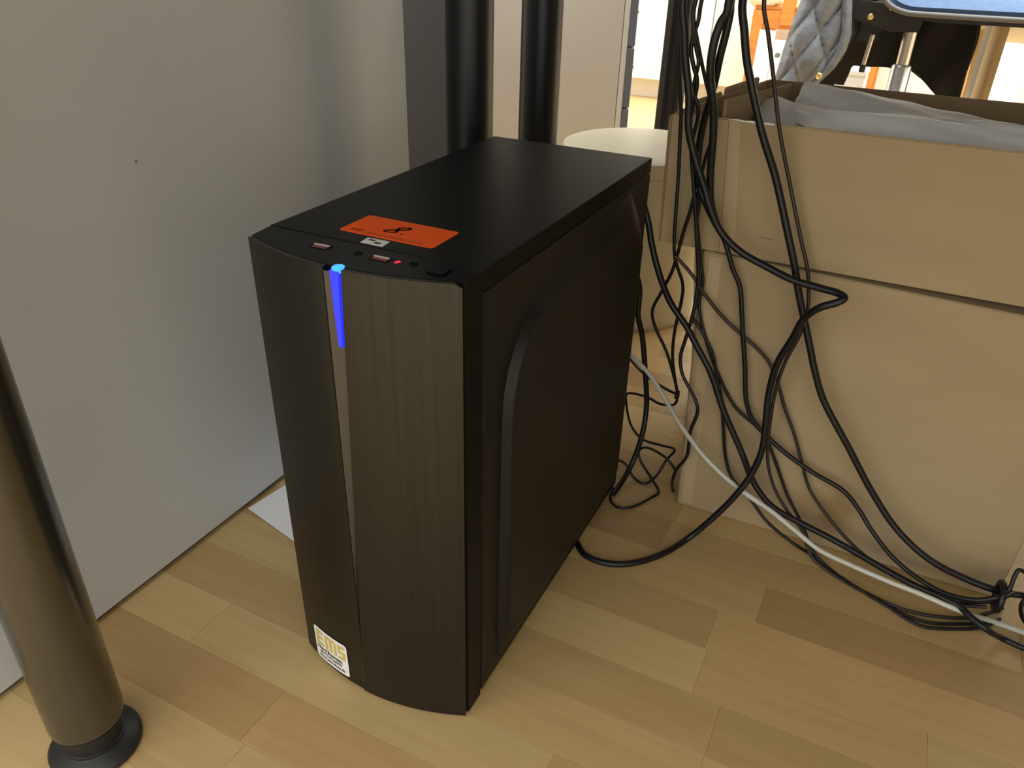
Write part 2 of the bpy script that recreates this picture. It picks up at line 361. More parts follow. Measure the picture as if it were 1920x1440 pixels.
# front bezel, bowed
XL, XR = .0035, .1805
def yb(x): return -.0255-.0200*(1-((x-.09)/.0895)**2)
xs = [XL+(XR-XL)*i/28 for i in range(29)]
ZB = .0022
bez = link('front_bezel', prism(B(), [(x, yb(x)+.0042) for x in xs]+[(W-.0002, .0), (.0006, .0)], 'z', ZB, .4195), M['gloss_black'], pc)
def xr(z): return .0838+(.1010-.0838)*max(0, min(1, (z-.0)/.42))**1.0
FLIP = False
def plate(xa, xb, z0, z1, n, out=0.0, corner=0):
    """a bowed plate whose left edge may lean; xa, xb are functions of z"""
    nz = 16
    def fn(u, v):
        z = z0+(z1-z0)*v; a, b = xa(z), xb(z); x = a+(b-a)*u
        zz = z
        if corner:
            dx = (b-x); dz = z1-z
            if dx < corner and dz < corner:
                k = max(dx, 1e-6)
                lim = z1-(corner-math.sqrt(max(corner**2-(corner-dx)**2, 0)))
                zz = min(z, lim)
        return (x, yb(x)-out, zz)
    return sheet(B(), n, nz if not corner else 60, fn, -.0040 if FLIP else .0040)
lp = link('front_plate', plate(lambda z: XL, lambda z: .0850, ZB+.0004, .4192, 14), M['brushed'], pc, smooth=30)
rp = link('front_plate', plate(xr, lambda z: XR, ZB+.0004, .4196, 16, .0012, .003), M['brushed'], pc, smooth=30)
lp['label'] = 'left brushed front plate'; rp['label'] = 'right brushed front plate'
link('centre_strip', sheet(B(), 4, 14, lambda u, v: (.0854+(xr(v*.4135+ZB)-.0042*(v*.9+.1)-.0854)*u, yb(.0854)+.0004+.0032*u, ZB+.0006+.4135*v), .002), M['strip'], pc)
def ledp(z): return xr(z)-.0062-.0016*(z-.36)/.06, xr(z)-.0015
bar = link('light_bar', hexa(B(), [(xr(.362)-.0056, yb(.09)-.0004, .3620), (xr(.362)-.0024, yb(.09)-.0004, .3620), (xr(.362)-.0024, yb(.09)+.004, .3620), (xr(.362)-.0056, yb(.09)+.004, .3620)],
     [(xr(.417)-.0098, yb(.09)-.0004, .4180), (xr(.417)-.0028, yb(.09)-.0004, .4180), (xr(.417)-.0028, yb(.09)+.004, .4180), (xr(.417)-.0098, yb(.09)+.004, .4180)]), M['led'], pc)
bar['label'] = 'glowing blue light bar'
bm = B(); lathe(bm, [(.0046, .4165), (.0046, .4192), (.0036, .4200)], (xr(.42)-.0058, yb(.095)+.0042), 20)
link('power_light_cap', bm, M['led_hot'], bar)
# ports on the bezel top
ZT = .4195
def flat_on_top(poly, z0, z1): return prism(B(), poly, 'z', z0, z1)
def rot_rect(cx, cy, w_, h_, a):
    ca, sa = math.cos(a), math.sin(a)
    return [(cx+ca*x-sa*y, cy+sa*x+ca*y) for x, y in ((-w_/2, -h_/2), (w_/2, -h_/2), (w_/2, h_/2), (-w_/2, h_/2))]
for cx, cy, a in ((.0612, -.0172, .06), (.1107, -.0157, .0)):
    u_ = link('usb_port', flat_on_top(rot_rect(cx, cy, .0152, .0078, a), ZT-.001, ZT+.0003), M['deep'], pc)
    link('tongue', flat_on_top(rot_rect(cx+.0002, cy-.0012, .0122, .0036, a), ZT, ZT+.0007), M['usb_red'], u_)
    link('shell', flat_on_top(rot_rect(cx-.0003, cy+.0019, .0124, .0016, a), ZT, ZT+.0010), M['usb_metal'], u_)
link('activity_light', flat_on_top(rot_rect(.1241, -.0154, .0018, .0042, -.35), ZT-.001, ZT+.0006), M['led_red'], pc)
for cx, cy in ((.0916, -.0150), (.1353, -.0120)):
    link('audio_jack', lathe(B(), [(.0032, ZT-.001), (.0032, ZT+.0004), (.0018, ZT+.0004), (.0018, ZT-.001)], (cx, cy), 20), M['deep'], pc)
q = link('power_button', prism(B(), [(.1492+px_, -.0212+py_) for px_, py_ in rrect(.0135, .0135, .002)], 'z', ZT-.001, ZT+.0012), M['gloss_black'], pc)
# stickers on the top cover
st = link('lot_sticker', prism(B(), [(.0500+x*1.0-.0005*y/.04, .0172+y+.0006*x/.08) for x, y in rrect(.0808, .0394, .003)], 'z', .42, .4203), M['orange'], pc)
top = lambda x0, y0, z=.4205: (lambda x, y: (x0+x, y0+y, z))
eight = []
for k in range(33):
    a = 2*PI*k/32; eight.append((.0048*math.sin(2*a)*(1.0 if math.cos(a) > 0 else 1.15), .0076*math.cos(a)))
eight = [(.80*x+.62*y, .95*y) for x, y in eight]
pol = stroke(eight, lambda u: .0015+.0010*abs(math.sin(2*PI*u)))
pol += stroke([(.0032, .0066), (.0052, .0086), (.0064, .0094)], .0013)
pol.append([(.0076+.0011*math.cos(a*PI/5), -.0062+.0011*math.sin(a*PI/5)) for a in range(10)])
link('number', flat_bm(pol, top(.0885, .0375)), M['ink'], st)
def serif_ivg(h):
    P = []
    def bar_(x0, x1, y0, y1): P.append([(x0, y0), (x1, y0), (x1, y1), (x0, y1)])
    s = h*.07; k = h*.2
    bar_(h*.15, h*.15+k, 0, h); bar_(0, h*.5, 0, s); bar_(0, h*.5, h-s, h)                        # I
    x = h*.58
    P.append([(x+h*.08, h), (x+h*.08+k, h), (x+h*.52, h*.0), (x+h*.42, 0)]); P.append([(x+h*.78, h), (x+h*.86, h), (x+h*.52, 0), (x+h*.44, 0)])
    bar_(x-h*.03, x+h*.38, h-s, h); bar_(x+h*.64, x+h*.98, h-s, h)                                 # V
    cx, cy, r_ = x+h*1.48, h*.5, h*.5
    arc = [(cx+r_*.92*math.cos(PI*.25+a*PI*1.5/16), cy+r_*math.sin(PI*.25+a*PI*1.5/16)) for a in range(17)]
    P.extend(stroke(arc, lambda u: h*(.06+.14*math.sin(PI*u)))); bar_(cx+r_*.5, cx+r_*.5+k*.85, h*.1, h*.45); bar_(cx+r_*.3, cx+r_*1.1, h*.4, h*.47)  # G
    return P
link('letters', flat_bm(serif_ivg(.0042), top(.0575, .0212)), M['ink'], st)
bm = B(); rr = random.Random(3); x = .071
while x < .122:
    l = rr.uniform(.0012, .004)
    for yy in (.0222, .0202): bm.faces.new([bm.verts.new(p) for p in ((x, yy, .4205), (x+l, yy, .4205), (x+l, yy+.0011, .4205), (x, yy+.0011, .4205))])
    x += l+.0007
o = link('small_print', bm, M['ink_faint'], st); o['kind'] = 'stuff'
bl = link('barcode_label', prism(B(), [(.0800, .0029), (.0988, .0030), (.0976, .0146), (.0790, .0138)], 'z', .42, .4202), M['white_label'], pc)
bm = B()
for x0, y0, x1, y1 in ((.0822, .0092, .0876, .0116), (.0894, .0056, .0948, .0086)):
    x = x0
    while x < x1:
        l = rr.uniform(.0003, .0010); bm.faces.new([bm.verts.new(p) for p in ((x, y0, .4204), (min(x+l, x1), y0, .4204), (min(x+l, x1), y1, .4204), (x, y1, .4204))]); x += l+rr.uniform(.0001, .0003)
o = link('bars', bm, M['ink'], bl); o['kind'] = 'stuff'
# maker's sticker on the left front plate
CA, SA = math.cos(.10), math.sin(.10)
def ems(off):
    def f(x, y):
        X = .0203+CA*x-SA*y*.2; Z = .0040+SA*x*.7+y
        return (X, yb(X)-off, Z)
    return f
bm = sheet(B(), 12, 2, lambda u, v: ems(.00045)(.0470*u, .0405*v), -.0004)
bm.free()
pts = rrect(.0468, .0410, .0035, 5)
bm = bmesh.new()
ctr = [ems(.0005)(x, y) for x, y in pts]
# triangulated in vertical strips so that it follows the bow
cols = sorted({round(x, 5) for x, _ in pts} | {round(.0468*i/10, 5) for i in range(1, 10)})
def span(x):
    ys = []
    n = len(pts)
    for i in range(n):
        (xa, ya), (xb_, yb_) = pts[i], pts[(i+1) % n]
        if abs(xa-xb_) < 1e-9:
            if abs(xa-x) < 1e-5: ys += [ya, yb_]
        elif min(xa, xb_)-1e-5 <= x <= max(xa, xb_)+1e-5: ys.append(ya+(yb_-ya)*(x-xa)/(xb_-xa))
    return min(ys), max(ys)
prev = None
for x in cols:
    lo, hi = span(x); cur = (bm.verts.new(ems(.0005)(x, lo)), bm.verts.new(ems(.0005)(x, hi)))
    if prev: bm.faces.new((prev[0], cur[0], cur[1], prev[1]))
    prev = cur
ms = link('maker_sticker', bm, M['white_label'], pc)
F = ems(.0008)
h = .0178; P = []
def bar_(x0, x1, y0, y1): P.append([(x0, y0), (x1, y0), (x1, y1), (x0, y1)])
y0 = .0196; tk = .0034
bar_(.0035, .0035+tk, y0, y0+h); bar_(.0035+tk, .0135, y0, y0+tk); bar_(.0035+tk, .0125, y0+h/2-tk/2, y0+h/2+tk/2); bar_(.0035+tk, .0135, y0+h-tk, y0+h)
for xx in (.0165, .0228, .0291): bar_(xx, xx+tk, y0, y0+h-tk)
bar_(.0165, .0291+tk-.001, y0+h-tk, y0+h)
bar_(.0346, .0440, y0+h-tk, y0+h); bar_(.0346, .0346+tk, y0+h/2+tk/2, y0+h-tk); bar_(.0346, .0440, y0+h/2-tk/2, y0+h/2+tk/2); bar_(.0440-tk, .0440, y0+tk, y0+h/2-tk/2); bar_(.0346, .0440, y0, y0+tk)
link('logo', flat_bm(P, F), M['gold_ink'], ms)
for s, size, x0, yy, b_ in (('Nord Business.', .0060, .0034, .0138, .00012), ('05772-9166999', .0051, .0064, .0086, .00006), ('www.ems-shop.de', .0050, .0046, .0036, .00009)):
    link('lettering', text_bm(s, size, lambda x, y, x0=x0, yy=yy: F(x0+x*.98, yy+y), 1.0, b_), M['ink'], ms)

# ---------------------------------------------------------------- cartons
t = thing('cardboard_box', 'closed brown carton with a water stain, underneath the open one', 'box', (.43, .5, 0))
lo = [(.261, .365, 0), (.6175, .372, 0), (.610, .640, 0), (.205, .632, 0)]
hi = [(.2455, .365, .3308), (.6175, .367, .3215), (.612, .640, .325), (.166, .632, .330)]
bm = hexa(B(), lo, hi); bmesh.ops.bevel(bm, geom=bm.edges[:], offset=.004, segments=3, affect='EDGES', profile=.6)
link('body', bm, M['card_stained'], t, smooth=35)
bm = hexa(B(), [(.244, .3642, .05), (.262, .3645, .05), (.262, .366, .05), (.244, .366, .05)], [(.2345+.012, .3642, .33), (.262, .3645, .33), (.262, .366, .33), (.2345+.012, .366, .33)])
bm.free()
link('seam_strip', hexa(B(), [(.2665, .3643, .006), (.280, .3643, .006), (.280, .367, .006), (.2665, .367, .006)], [(.2530, .3643, .326), (.266, .3643, .326), (.266, .367, .326), (.2530, .367, .326)]), M['tape'], t)

t = thing('open_cardboard_box', 'large open brown carton with grey packing paper, on top of the closed one', 'box', (.43, .5, .331))
def panel(name, p0, p1, z0, z1, th, m, inward, dz=0, **k):
    """upright board from p0 to p1, th thick towards inward"""
    (xa, ya), (xb_, yb_) = p0, p1; n = Vector(inward).normalized()*th
    lo = [(xa, ya, z0), (xb_, yb_, z0), (xb_+n.x, yb_+n.y, z0), (xa+n.x, ya+n.y, z0)]
    hi = [(p[0]-(.004 if k.get('lean') else 0), p[1], z1+dz) for p in lo]
    bm = hexa(B(), lo, hi); bmesh.ops.bevel(bm, geom=bm.edges[:], offset=.0012, segments=2, affect='EDGES')
    return link(name, bm, M[m], t)
panel('front_wall', (.199, .365), (.66, .365), .3315, .4645, .004, 'card', (0, 1, 0), lean=1)
panel('left_wall', (.2, .3695), (.238, .636), .3315, .4655, .004, 'card', (1, -.12, 0), lean=1)
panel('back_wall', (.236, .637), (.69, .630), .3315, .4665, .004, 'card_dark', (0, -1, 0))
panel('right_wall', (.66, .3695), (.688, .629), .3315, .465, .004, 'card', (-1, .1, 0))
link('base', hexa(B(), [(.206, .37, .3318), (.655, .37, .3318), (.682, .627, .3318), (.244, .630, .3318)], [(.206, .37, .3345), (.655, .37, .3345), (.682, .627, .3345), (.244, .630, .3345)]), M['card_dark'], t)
bm = hexa(B(), [(.199, .3633, .3325), (.2615, .3637, .3335), (.2615, .3652, .3335), (.199, .3652, .3325)], [(.1955, .3630, .4628), (.2505, .3637, .4635), (.2505, .3652, .4635), (.1955, .3652, .4628)])
link('corner_flap', bm, M['card'], t)
link('seam_strip', hexa(B(), [(.2625, .3641, .334), (.278, .3641, .334), (.278, .367, .334), (.2625, .367, .334)], [(.2515, .3641, .464), (.2620, .3641, .464), (.2620, .367, .464), (.2515, .367, .464)]), M['tape'], t)
link('cut_edge', hexa(B(), [(.1968, .3628, .333), (.1992, .3628, .333), (.2, .37, .333), (.1968, .37, .333)], [(.1922, .3625, .461), (.1957, .3625, .464), (.196, .37, .464), (.1922, .37, .461)]), M['card_edge'], t)
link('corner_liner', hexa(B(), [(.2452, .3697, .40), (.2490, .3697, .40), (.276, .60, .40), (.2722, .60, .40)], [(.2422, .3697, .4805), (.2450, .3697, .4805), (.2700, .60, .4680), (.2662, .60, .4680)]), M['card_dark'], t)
# folded-down flap pieces outside the left wall
for ya, yb_, z in ((.425, .500, .4675), (.515, .618, .4705)):
    xa = .195+.038*(ya-.3695)/.2665; xb_ = .195+.038*(yb_-.3695)/.2665
    bm = hexa(B(), [(xa-.011, ya, .405), (xa-.0065, ya, .405), (xb_-.0065, yb_, .405), (xb_-.011, yb_, .405)], [(xa-.006, ya, z), (xa-.0012, ya, z), (xb_-.0012, yb_, z), (xb_-.006, yb_, z)])
    bmesh.ops.bevel(bm, geom=bm.edges[:], offset=.0015, segments=2, affect='EDGES'); link('side_flap', bm, M['card'], t)
link('torn_edge', sheet(B(), 14, 1, lambda u, v: (.2505+.043*u, .3644, .4632+v*(.0008+.0010*abs(math.sin(9*u)))), .0012), M['white_label'], t)
link('scuff_mark', prism(B(), [(.3005, .3548), (.3125, .3540), (.3125, .3552), (.3005, .3556)], 'y', .3646, .366), M['card_edge'], t)
# packing paper
def lerp(a, b, u): return a+(b-a)*u
def interp(T, u):
    for (a, A), (b, B_) in zip(T, T[1:]):
        if u <= b: k = (u-a)/(b-a); return [lerp(p, q, k) for p, q in zip(A, B_)]
    return list(T[-1][1])
back_edge = [(0, (.2905, .572, .4738)), (.14, (.322, .560, .4735)), (.36, (.3735, .545, .4705)), (.62, (.4365, .522, .4662)), (.86, (.4935, .49, .4652)), (1, (.56, .455, .462))]
front_edge = [(0, (.2830, .500, .4470)), (.25, (.335, .384, .4560)), (.62, (.43, .379, .4590)), (1, (.60, .377, .4560))]
def paper(u, v):
    a = interp(back_edge, u); b = interp(front_edge, u)
    p = [lerp(a[k], b[k], v) for k in range(3)]
    s = math.sin(PI*v)
    p[2] += .010*s*(1-u*.4)*math.sin(3.1*PI*v+u*2.2)*.5+.0028*s*math.sin(7*v+6*u)+.0006*math.sin(30*u)*(1-v)+.0022*s*math.sin(15*v-7*u)+.0012*s*math.sin(31*v-9*u)+.004*s
    return p
tag(link('packing_paper', sheet(B(), 60, 26, paper, .0015), M['foam'], smooth=70), 'wide creased grey packing paper sheet sagging across the open carton', 'packing paper')
def paper2(u, v):
    a = interp([(0, (.2530, .498, .4590)), (.32, (.2700, .505, .4665)), (.55, (.2840, .515, .4610)), (1, (.330, .500, .4560))], u)
    b = interp([(0, (.268, .40, .4380)), (1, (.40, .376, .4420))], u)
    p = [lerp(a[k], b[k], v) for k in range(3)]
    p[2] += .004*math.sin(PI*v)*math.sin(8*u+3*v)
    return p
tag(link('packing_paper', sheet(B(), 30, 14, paper2, .0015), M['foam'], smooth=70), 'smaller bluish grey paper fold at the left front inside the open carton', 'packing paper')

# ---------------------------------------------------------------- bin
t = thing('waste_bin', 'round cream plastic bin with a flat lid standing behind the computer', 'bin', (0, .919, 0))
c0 = (0, .919)
link('bucket', lathe(B(), [(.05, .004), (.118, .004), (.1215, .008), (.1365, .276), (.1345, .278), (.05, .278)], c0, 64, True), M['bin'], t, smooth=40)
link('lid', lathe(B(), [(.10, .2785), (.1375, .2775), (.1392, .2790), (.1425, .2985), (.1415, .3025), (.138, .3040), (.10, .3062), (.05, .3072)], c0, 64, True), M['bin'], t, smooth=50)
link('foot_ring', lathe(B(), [(.112, 0), (.116, 0), (.116, .005), (.112, .005)], c0, 48, False), M['bin'], t)

# ---------------------------------------------------------------- white paper on the floor
o = tag(link('paper_sheet', sheet(B(), 10, 10, lambda u, v: (-.1975+.135*u+.028*v, .1020-.030*u+.19*v, .0015+.004*v*(1-u)*.5), .0004), M['paper']), 'white paper sheet lying on the floor between cabinet and computer', 'paper')
bm = B(); bmesh.ops.create_icosphere(bm, subdivisions=1, radius=.0024)
for v in bm.verts: v.co = Vector((-.1185+v.co.x*1.3, -.262+v.co.y, .0011+v.co.z*.5))
cr = link('crumb', bm, M['white_label']); tag(cr, 'tiny white crumb on the floor left of the foreground leg', 'crumb')

# ---------------------------------------------------------------- cables
CABLES = [
 (0.0036, 'thickest black cable, falling down the carton front then sweeping right to the tie',
  [(0.2758,0.3100,0.7310),(0.2678,0.3140,0.6200),(0.2558,0.3180,0.5694),(0.2609,0.3203,0.5448),(0.2659,0.3227,0.5237),(0.2717,0.3250,0.5064),(0.2900,0.3300,0.4599),(0.3067,0.3350,0.4248),(0.3293,0.3360,0.3703),(0.3410,0.3370,0.3409),(0.3492,0.3380,0.3167),(0.3688,0.3387,0.2680),(0.3828,0.3393,0.2329),(0.3966,0.3400,0.2049),(0.4311,0.3390,0.1590),(0.4664,0.3380,0.1121),(0.4992,0.3340,0.0782),(0.5355,0.3300,0.0562),(0.5737,0.3325,0.0437),(0.6090,0.3350,0.0392),(0.6354,0.3400,0.0414)]),
 (0.0019, 'thin black cable running just right of the thickest one down the upper carton',
  [(0.2961,0.3170,0.7310),(0.2841,0.3210,0.6200),(0.2721,0.3250,0.5699),(0.2791,0.3283,0.5454),(0.2852,0.3317,0.5243),(0.2901,0.3350,0.5068),(0.3026,0.3410,0.4632),(0.3209,0.3470,0.4135),(0.3414,0.3477,0.3625),(0.3520,0.3483,0.3371),(0.3577,0.3490,0.3144),(0.3610,0.3483,0.2940),(0.3589,0.3477,0.2665),(0.3517,0.3470,0.2366),(0.3484,0.3460,0.2067),(0.3493,0.3450,0.1701),(0.3529,0.3443,0.1333),(0.3576,0.3437,0.1087),(0.3703,0.3430,0.0795),(0.3886,0.3415,0.0563),(0.4091,0.3400,0.0369),(0.4263,0.3330,0.0099),(0.4473,0.3258,0.0027),(0.4952,0.3082,0.0027),(0.5268,0.3033,0.0027),(0.5505,0.3067,0.0027),(0.5899,0.3244,0.0027),(0.6213,0.3565,0.0027)]),
 (0.0036, 'thick black cable kinked into a sharp sideways Z in front of the cartons',
  [(0.2375,0.2920,0.7310),(0.2215,0.2960,0.6200),(0.2095,0.3000,0.5679),(0.2131,0.3025,0.5435),(0.2164,0.3050,0.5216),(0.2232,0.3085,0.4905),(0.2258,0.3120,0.4622),(0.2348,0.3150,0.4356),(0.2466,0.3180,0.4094),(0.2576,0.3200,0.3847),(0.2694,0.3220,0.3665),(0.2894,0.3220,0.3517),(0.3169,0.3220,0.3412),(0.3438,0.3185,0.3342),(0.3690,0.3150,0.3326),(0.3872,0.3100,0.3325),(0.3922,0.3060,0.3308),(0.3874,0.3030,0.3266),(0.3737,0.3030,0.3182),(0.3618,0.3100,0.3010),(0.3557,0.3150,0.2774),(0.3461,0.3200,0.2428),(0.3442,0.3250,0.2025),(0.3473,0.3240,0.1723),(0.3498,0.3230,0.1353),(0.3442,0.3200,0.1023),(0.3336,0.3150,0.0744),(0.3155,0.3100,0.0394),(0.2919,0.3002,0.0044),(0.2719,0.2585,0.0044),(0.2448,0.2281,0.0044),(0.2199,0.2165,0.0044),(0.1950,0.2189,0.0044),(0.1775,0.2371,0.0044)]),
 (0.0036, 'thick black cable arching from behind the computer down across the lower carton',
  [(0.1737,0.3720,0.3657),(0.1813,0.3720,0.3464),(0.1886,0.3680,0.3261),(0.2034,0.3620,0.2948),(0.2215,0.3520,0.2710),(0.2437,0.3470,0.2495),(0.2595,0.3420,0.2310),(0.2792,0.3410,0.2038),(0.2993,0.3400,0.1638),(0.3259,0.3380,0.1210),(0.3501,0.3360,0.0805),(0.3732,0.3350,0.0595),(0.4044,0.3340,0.0503),(0.4375,0.3320,0.0438),(0.4732,0.3300,0.0344),(0.5076,0.3275,0.0254),(0.5381,0.3250,0.0199),(0.5715,0.3250,0.0196),(0.6032,0.3250,0.0348),(0.6161,0.3300,0.0484)]),
 (0.0027, 'pale grey network cable running from behind the computer to the right',
  [(0.1604,0.4000,0.1800),(0.1715,0.3980,0.1727),(0.2042,0.3850,0.1552),(0.2298,0.3700,0.1362),(0.2551,0.3500,0.1216),(0.2918,0.3330,0.0993),(0.3336,0.3260,0.0774),(0.3720,0.3200,0.0652),(0.4018,0.3160,0.0519),(0.4310,0.3100,0.0405),(0.4625,0.3050,0.0377),(0.4999,0.3000,0.0360),(0.5357,0.3000,0.0323),(0.5689,0.2980,0.0291),(0.6126,0.3283,0.0035),(0.6416,0.3260,0.0035),(0.6719,0.3218,0.0035)]),
 (0.0026, 'black cable dropping along the lower carton then swinging right in a long S curve',
  [(0.2506,0.3520,0.3777),(0.2615,0.3520,0.3602),(0.2707,0.3520,0.3438),(0.2807,0.3530,0.3213),(0.2906,0.3540,0.3035),(0.2977,0.3540,0.2749),(0.3031,0.3540,0.2501),(0.3120,0.3540,0.2117),(0.3196,0.3540,0.1748),(0.3306,0.3540,0.1524),(0.3500,0.3540,0.1359),(0.3770,0.3530,0.1197),(0.4060,0.3520,0.1072),(0.4393,0.3500,0.0966),(0.4577,0.3480,0.0816),(0.4784,0.3415,0.0611),(0.5030,0.3350,0.0417),(0.5305,0.3275,0.0304),(0.5599,0.3200,0.0269),(0.5867,0.3180,0.0324),(0.6070,0.3200,0.0456)]),
 (0.0019, 'thin black cable slanting from the upper carton bottom edge to the bundle',
  [(0.2215,0.3450,0.3264),(0.2391,0.3500,0.3092),(0.2555,0.3535,0.2884),(0.2771,0.3570,0.2659),(0.2990,0.3575,0.2501),(0.3173,0.3580,0.2385),(0.3332,0.3580,0.2253),(0.3464,0.3580,0.2054),(0.3602,0.3580,0.1752),(0.3762,0.3580,0.1456),(0.3906,0.3575,0.1143),(0.4052,0.3570,0.0830),(0.4229,0.3545,0.0634),(0.4460,0.3520,0.0429),(0.4702,0.3460,0.0288),(0.4961,0.3400,0.0199),(0.5351,0.3300,0.0165),(0.5715,0.3220,0.0161),(0.5988,0.3220,0.0248)]),
 (0.0019, 'leftmost thin hanging cable, dropping past the carton corner to a plug end',
  [(0.2292,0.3100,0.7310),(0.2132,0.3140,0.6200),(0.2012,0.3180,0.5667),(0.2015,0.3215,0.5465),(0.2057,0.3250,0.5151),(0.2083,0.3300,0.4931),(0.2110,0.3350,0.4703),(0.2118,0.3400,0.4458),(0.2138,0.3450,0.4088),(0.2152,0.3485,0.3701),(0.2170,0.3520,0.3362),(0.2194,0.3560,0.3183),(0.2278,0.3700,0.2870),(0.2255,0.3850,0.2592),(0.2218,0.3900,0.2201),(0.2227,0.3950,0.1831),(0.2335,0.4000,0.1351)]),
 (0.0019, 'thin black cable bent like an elbow in the gap between computer and cartons',
  [(0.2313,0.3470,0.3890),(0.2306,0.3470,0.3785),(0.2251,0.3520,0.3521),(0.2174,0.3600,0.3063),(0.2046,0.3750,0.2720),(0.1939,0.3850,0.2414),(0.1980,0.3900,0.2206),(0.2139,0.3950,0.1901),(0.2248,0.4000,0.1602),(0.2342,0.4050,0.1289)]),
 (0.0021, 'black cable hanging down the carton left edge, its end bent out near the floor',
  [(0.2549,0.2980,0.7310),(0.2309,0.3020,0.6200),(0.2189,0.3060,0.5681),(0.2178,0.3070,0.5581),(0.2202,0.3080,0.5431),(0.2192,0.3100,0.5291),(0.2225,0.3120,0.5161),(0.2266,0.3160,0.5035),(0.2257,0.3200,0.4891),(0.2225,0.3275,0.4688),(0.2270,0.3350,0.4305),(0.2351,0.3400,0.3870),(0.2427,0.3450,0.3408),(0.2479,0.3500,0.3032),(0.2478,0.3510,0.2628),(0.2434,0.3520,0.2291),(0.2412,0.3520,0.2098),(0.2458,0.3520,0.1893),(0.2701,0.3470,0.1540),(0.2661,0.3485,0.1186),(0.2667,0.3500,0.0839),(0.2573,0.3510,0.0605),(0.2541,0.3520,0.0419),(0.2506,0.3834,0.0029)]),
 (0.0019, 'thin black cable twisted around its neighbour above the open carton front corner',
  [(0.2424,0.3040,0.7310),(0.2344,0.3080,0.6200),(0.2224,0.3120,0.5680),(0.2222,0.3100,0.5515),(0.2201,0.3120,0.5424),(0.2228,0.3150,0.5281),(0.2259,0.3155,0.5191),(0.2249,0.3160,0.5056),(0.2238,0.3170,0.4940),(0.2297,0.3180,0.4824),(0.2302,0.3240,0.4679),(0.2274,0.3275,0.4490),(0.2325,0.3310,0.4249),(0.2375,0.3405,0.4027),(0.2328,0.3500,0.3841),(0.2400,0.3540,0.3502),(0.2463,0.3580,0.3151),(0.2499,0.3580,0.2793),(0.2467,0.3580,0.2572),(0.2589,0.3580,0.2427),(0.2753,0.3580,0.2166),(0.2820,0.3580,0.1963),(0.2919,0.3580,0.1681),(0.3003,0.3580,0.1313),(0.3101,0.3580,0.0899),(0.3211,0.3550,0.0689),(0.3432,0.3520,0.0525),(0.3716,0.3450,0.0290),(0.4055,0.3350,0.0179),(0.4292,0.3436,0.0027),(0.4692,0.3168,0.0027),(0.5030,0.3044,0.0027),(0.5274,0.2918,0.0027),(0.5440,0.2867,0.0027),(0.5669,0.2949,0.0027),(0.6012,0.3156,0.0027),(0.6181,0.3379,0.0027)]),
 (0.0018, 'thin black cable running from the twisted pair diagonally over the carton rim',
  [(0.2179,0.3180,0.5465),(0.2210,0.3220,0.5343),(0.2299,0.3280,0.5059),(0.2361,0.3350,0.4862),(0.2397,0.3420,0.4708),(0.2398,0.3500,0.4473),(0.2356,0.3550,0.4254),(0.2333,0.3570,0.4009),(0.2356,0.3570,0.3822),(0.2361,0.3570,0.3600),(0.2417,0.3575,0.3321),(0.2511,0.3590,0.3007),(0.2516,0.3590,0.2699),(0.2668,0.3585,0.2288),(0.2803,0.3590,0.2021),(0.3093,0.3590,0.1594),(0.3437,0.3590,0.1360),(0.3621,0.3590,0.1072),(0.3837,0.3580,0.0667),(0.4090,0.3520,0.0341),(0.4255,0.3400,0.0144),(0.4446,0.3332,0.0026),(0.4806,0.3130,0.0026),(0.5193,0.2977,0.0026),(0.5478,0.2954,0.0026),(0.5803,0.3095,0.0026),(0.6053,0.3245,0.0026)]),
 (0.0036, 'left strand of the forked thick black cable pair before the white cupboards',
  [(0.2789,0.2820,0.7310),(0.2629,0.2860,0.6200),(0.2509,0.2900,0.5704),(0.2501,0.2910,0.5608),(0.2461,0.2920,0.5533),(0.2432,0.2920,0.5408),(0.2420,0.2930,0.5265),(0.2427,0.2960,0.5108),(0.2454,0.3000,0.4960),(0.2480,0.3060,0.4787),(0.2496,0.3120,0.4555),(0.2500,0.3230,0.4189),(0.2529,0.3300,0.3919),(0.2598,0.3330,0.3735)]),
 (0.0034, 'right strand of the forked thick black cable pair, passing behind the others at the rim',
  [(0.2815,0.2940,0.7310),(0.2615,0.2980,0.6200),(0.2495,0.3020,0.5698),(0.2502,0.3020,0.5602),(0.2492,0.3030,0.5458),(0.2463,0.3060,0.5255),(0.2433,0.3140,0.5052),(0.2385,0.3260,0.4854),(0.2323,0.3400,0.4626),(0.2301,0.3460,0.4353),(0.2346,0.3430,0.4070),(0.2469,0.3410,0.3854),(0.2604,0.3420,0.3656)]),
 (0.0034, 'thick black cable curving down behind the computer case onto the floor',
  [(0.1565,0.3850,0.3074),(0.1661,0.3900,0.2852),(0.1713,0.4000,0.2597),(0.1725,0.4000,0.2430),(0.1731,0.4000,0.2259),(0.1800,0.4050,0.1972),(0.1892,0.4075,0.1453),(0.1952,0.4100,0.0984),(0.1969,0.4000,0.0625),(0.1912,0.3880,0.0211),(0.1867,0.3566,0.0042),(0.1856,0.3397,0.0042)]),
 (0.0017, 'thin black cable tangled in two loops on the floor behind the computer',
  [(0.1669,0.3900,0.0208),(0.1819,0.3900,0.0183),(0.1967,0.3856,0.0040),(0.2129,0.3812,0.0025),(0.2222,0.3956,0.0066),(0.2302,0.4100,0.0275),(0.2389,0.4100,0.0473),(0.2200,0.4150,0.0446),(0.1918,0.4225,0.0410),(0.1733,0.4300,0.0510),(0.1623,0.4300,0.0851),(0.1639,0.4250,0.1012),(0.1915,0.4175,0.1084),(0.2136,0.4100,0.1078),(0.2304,0.4090,0.1134),(0.2328,0.4080,0.1284)]),
 (0.0017, 'thin black cable lying in a loop on the floor beside the carton corner',
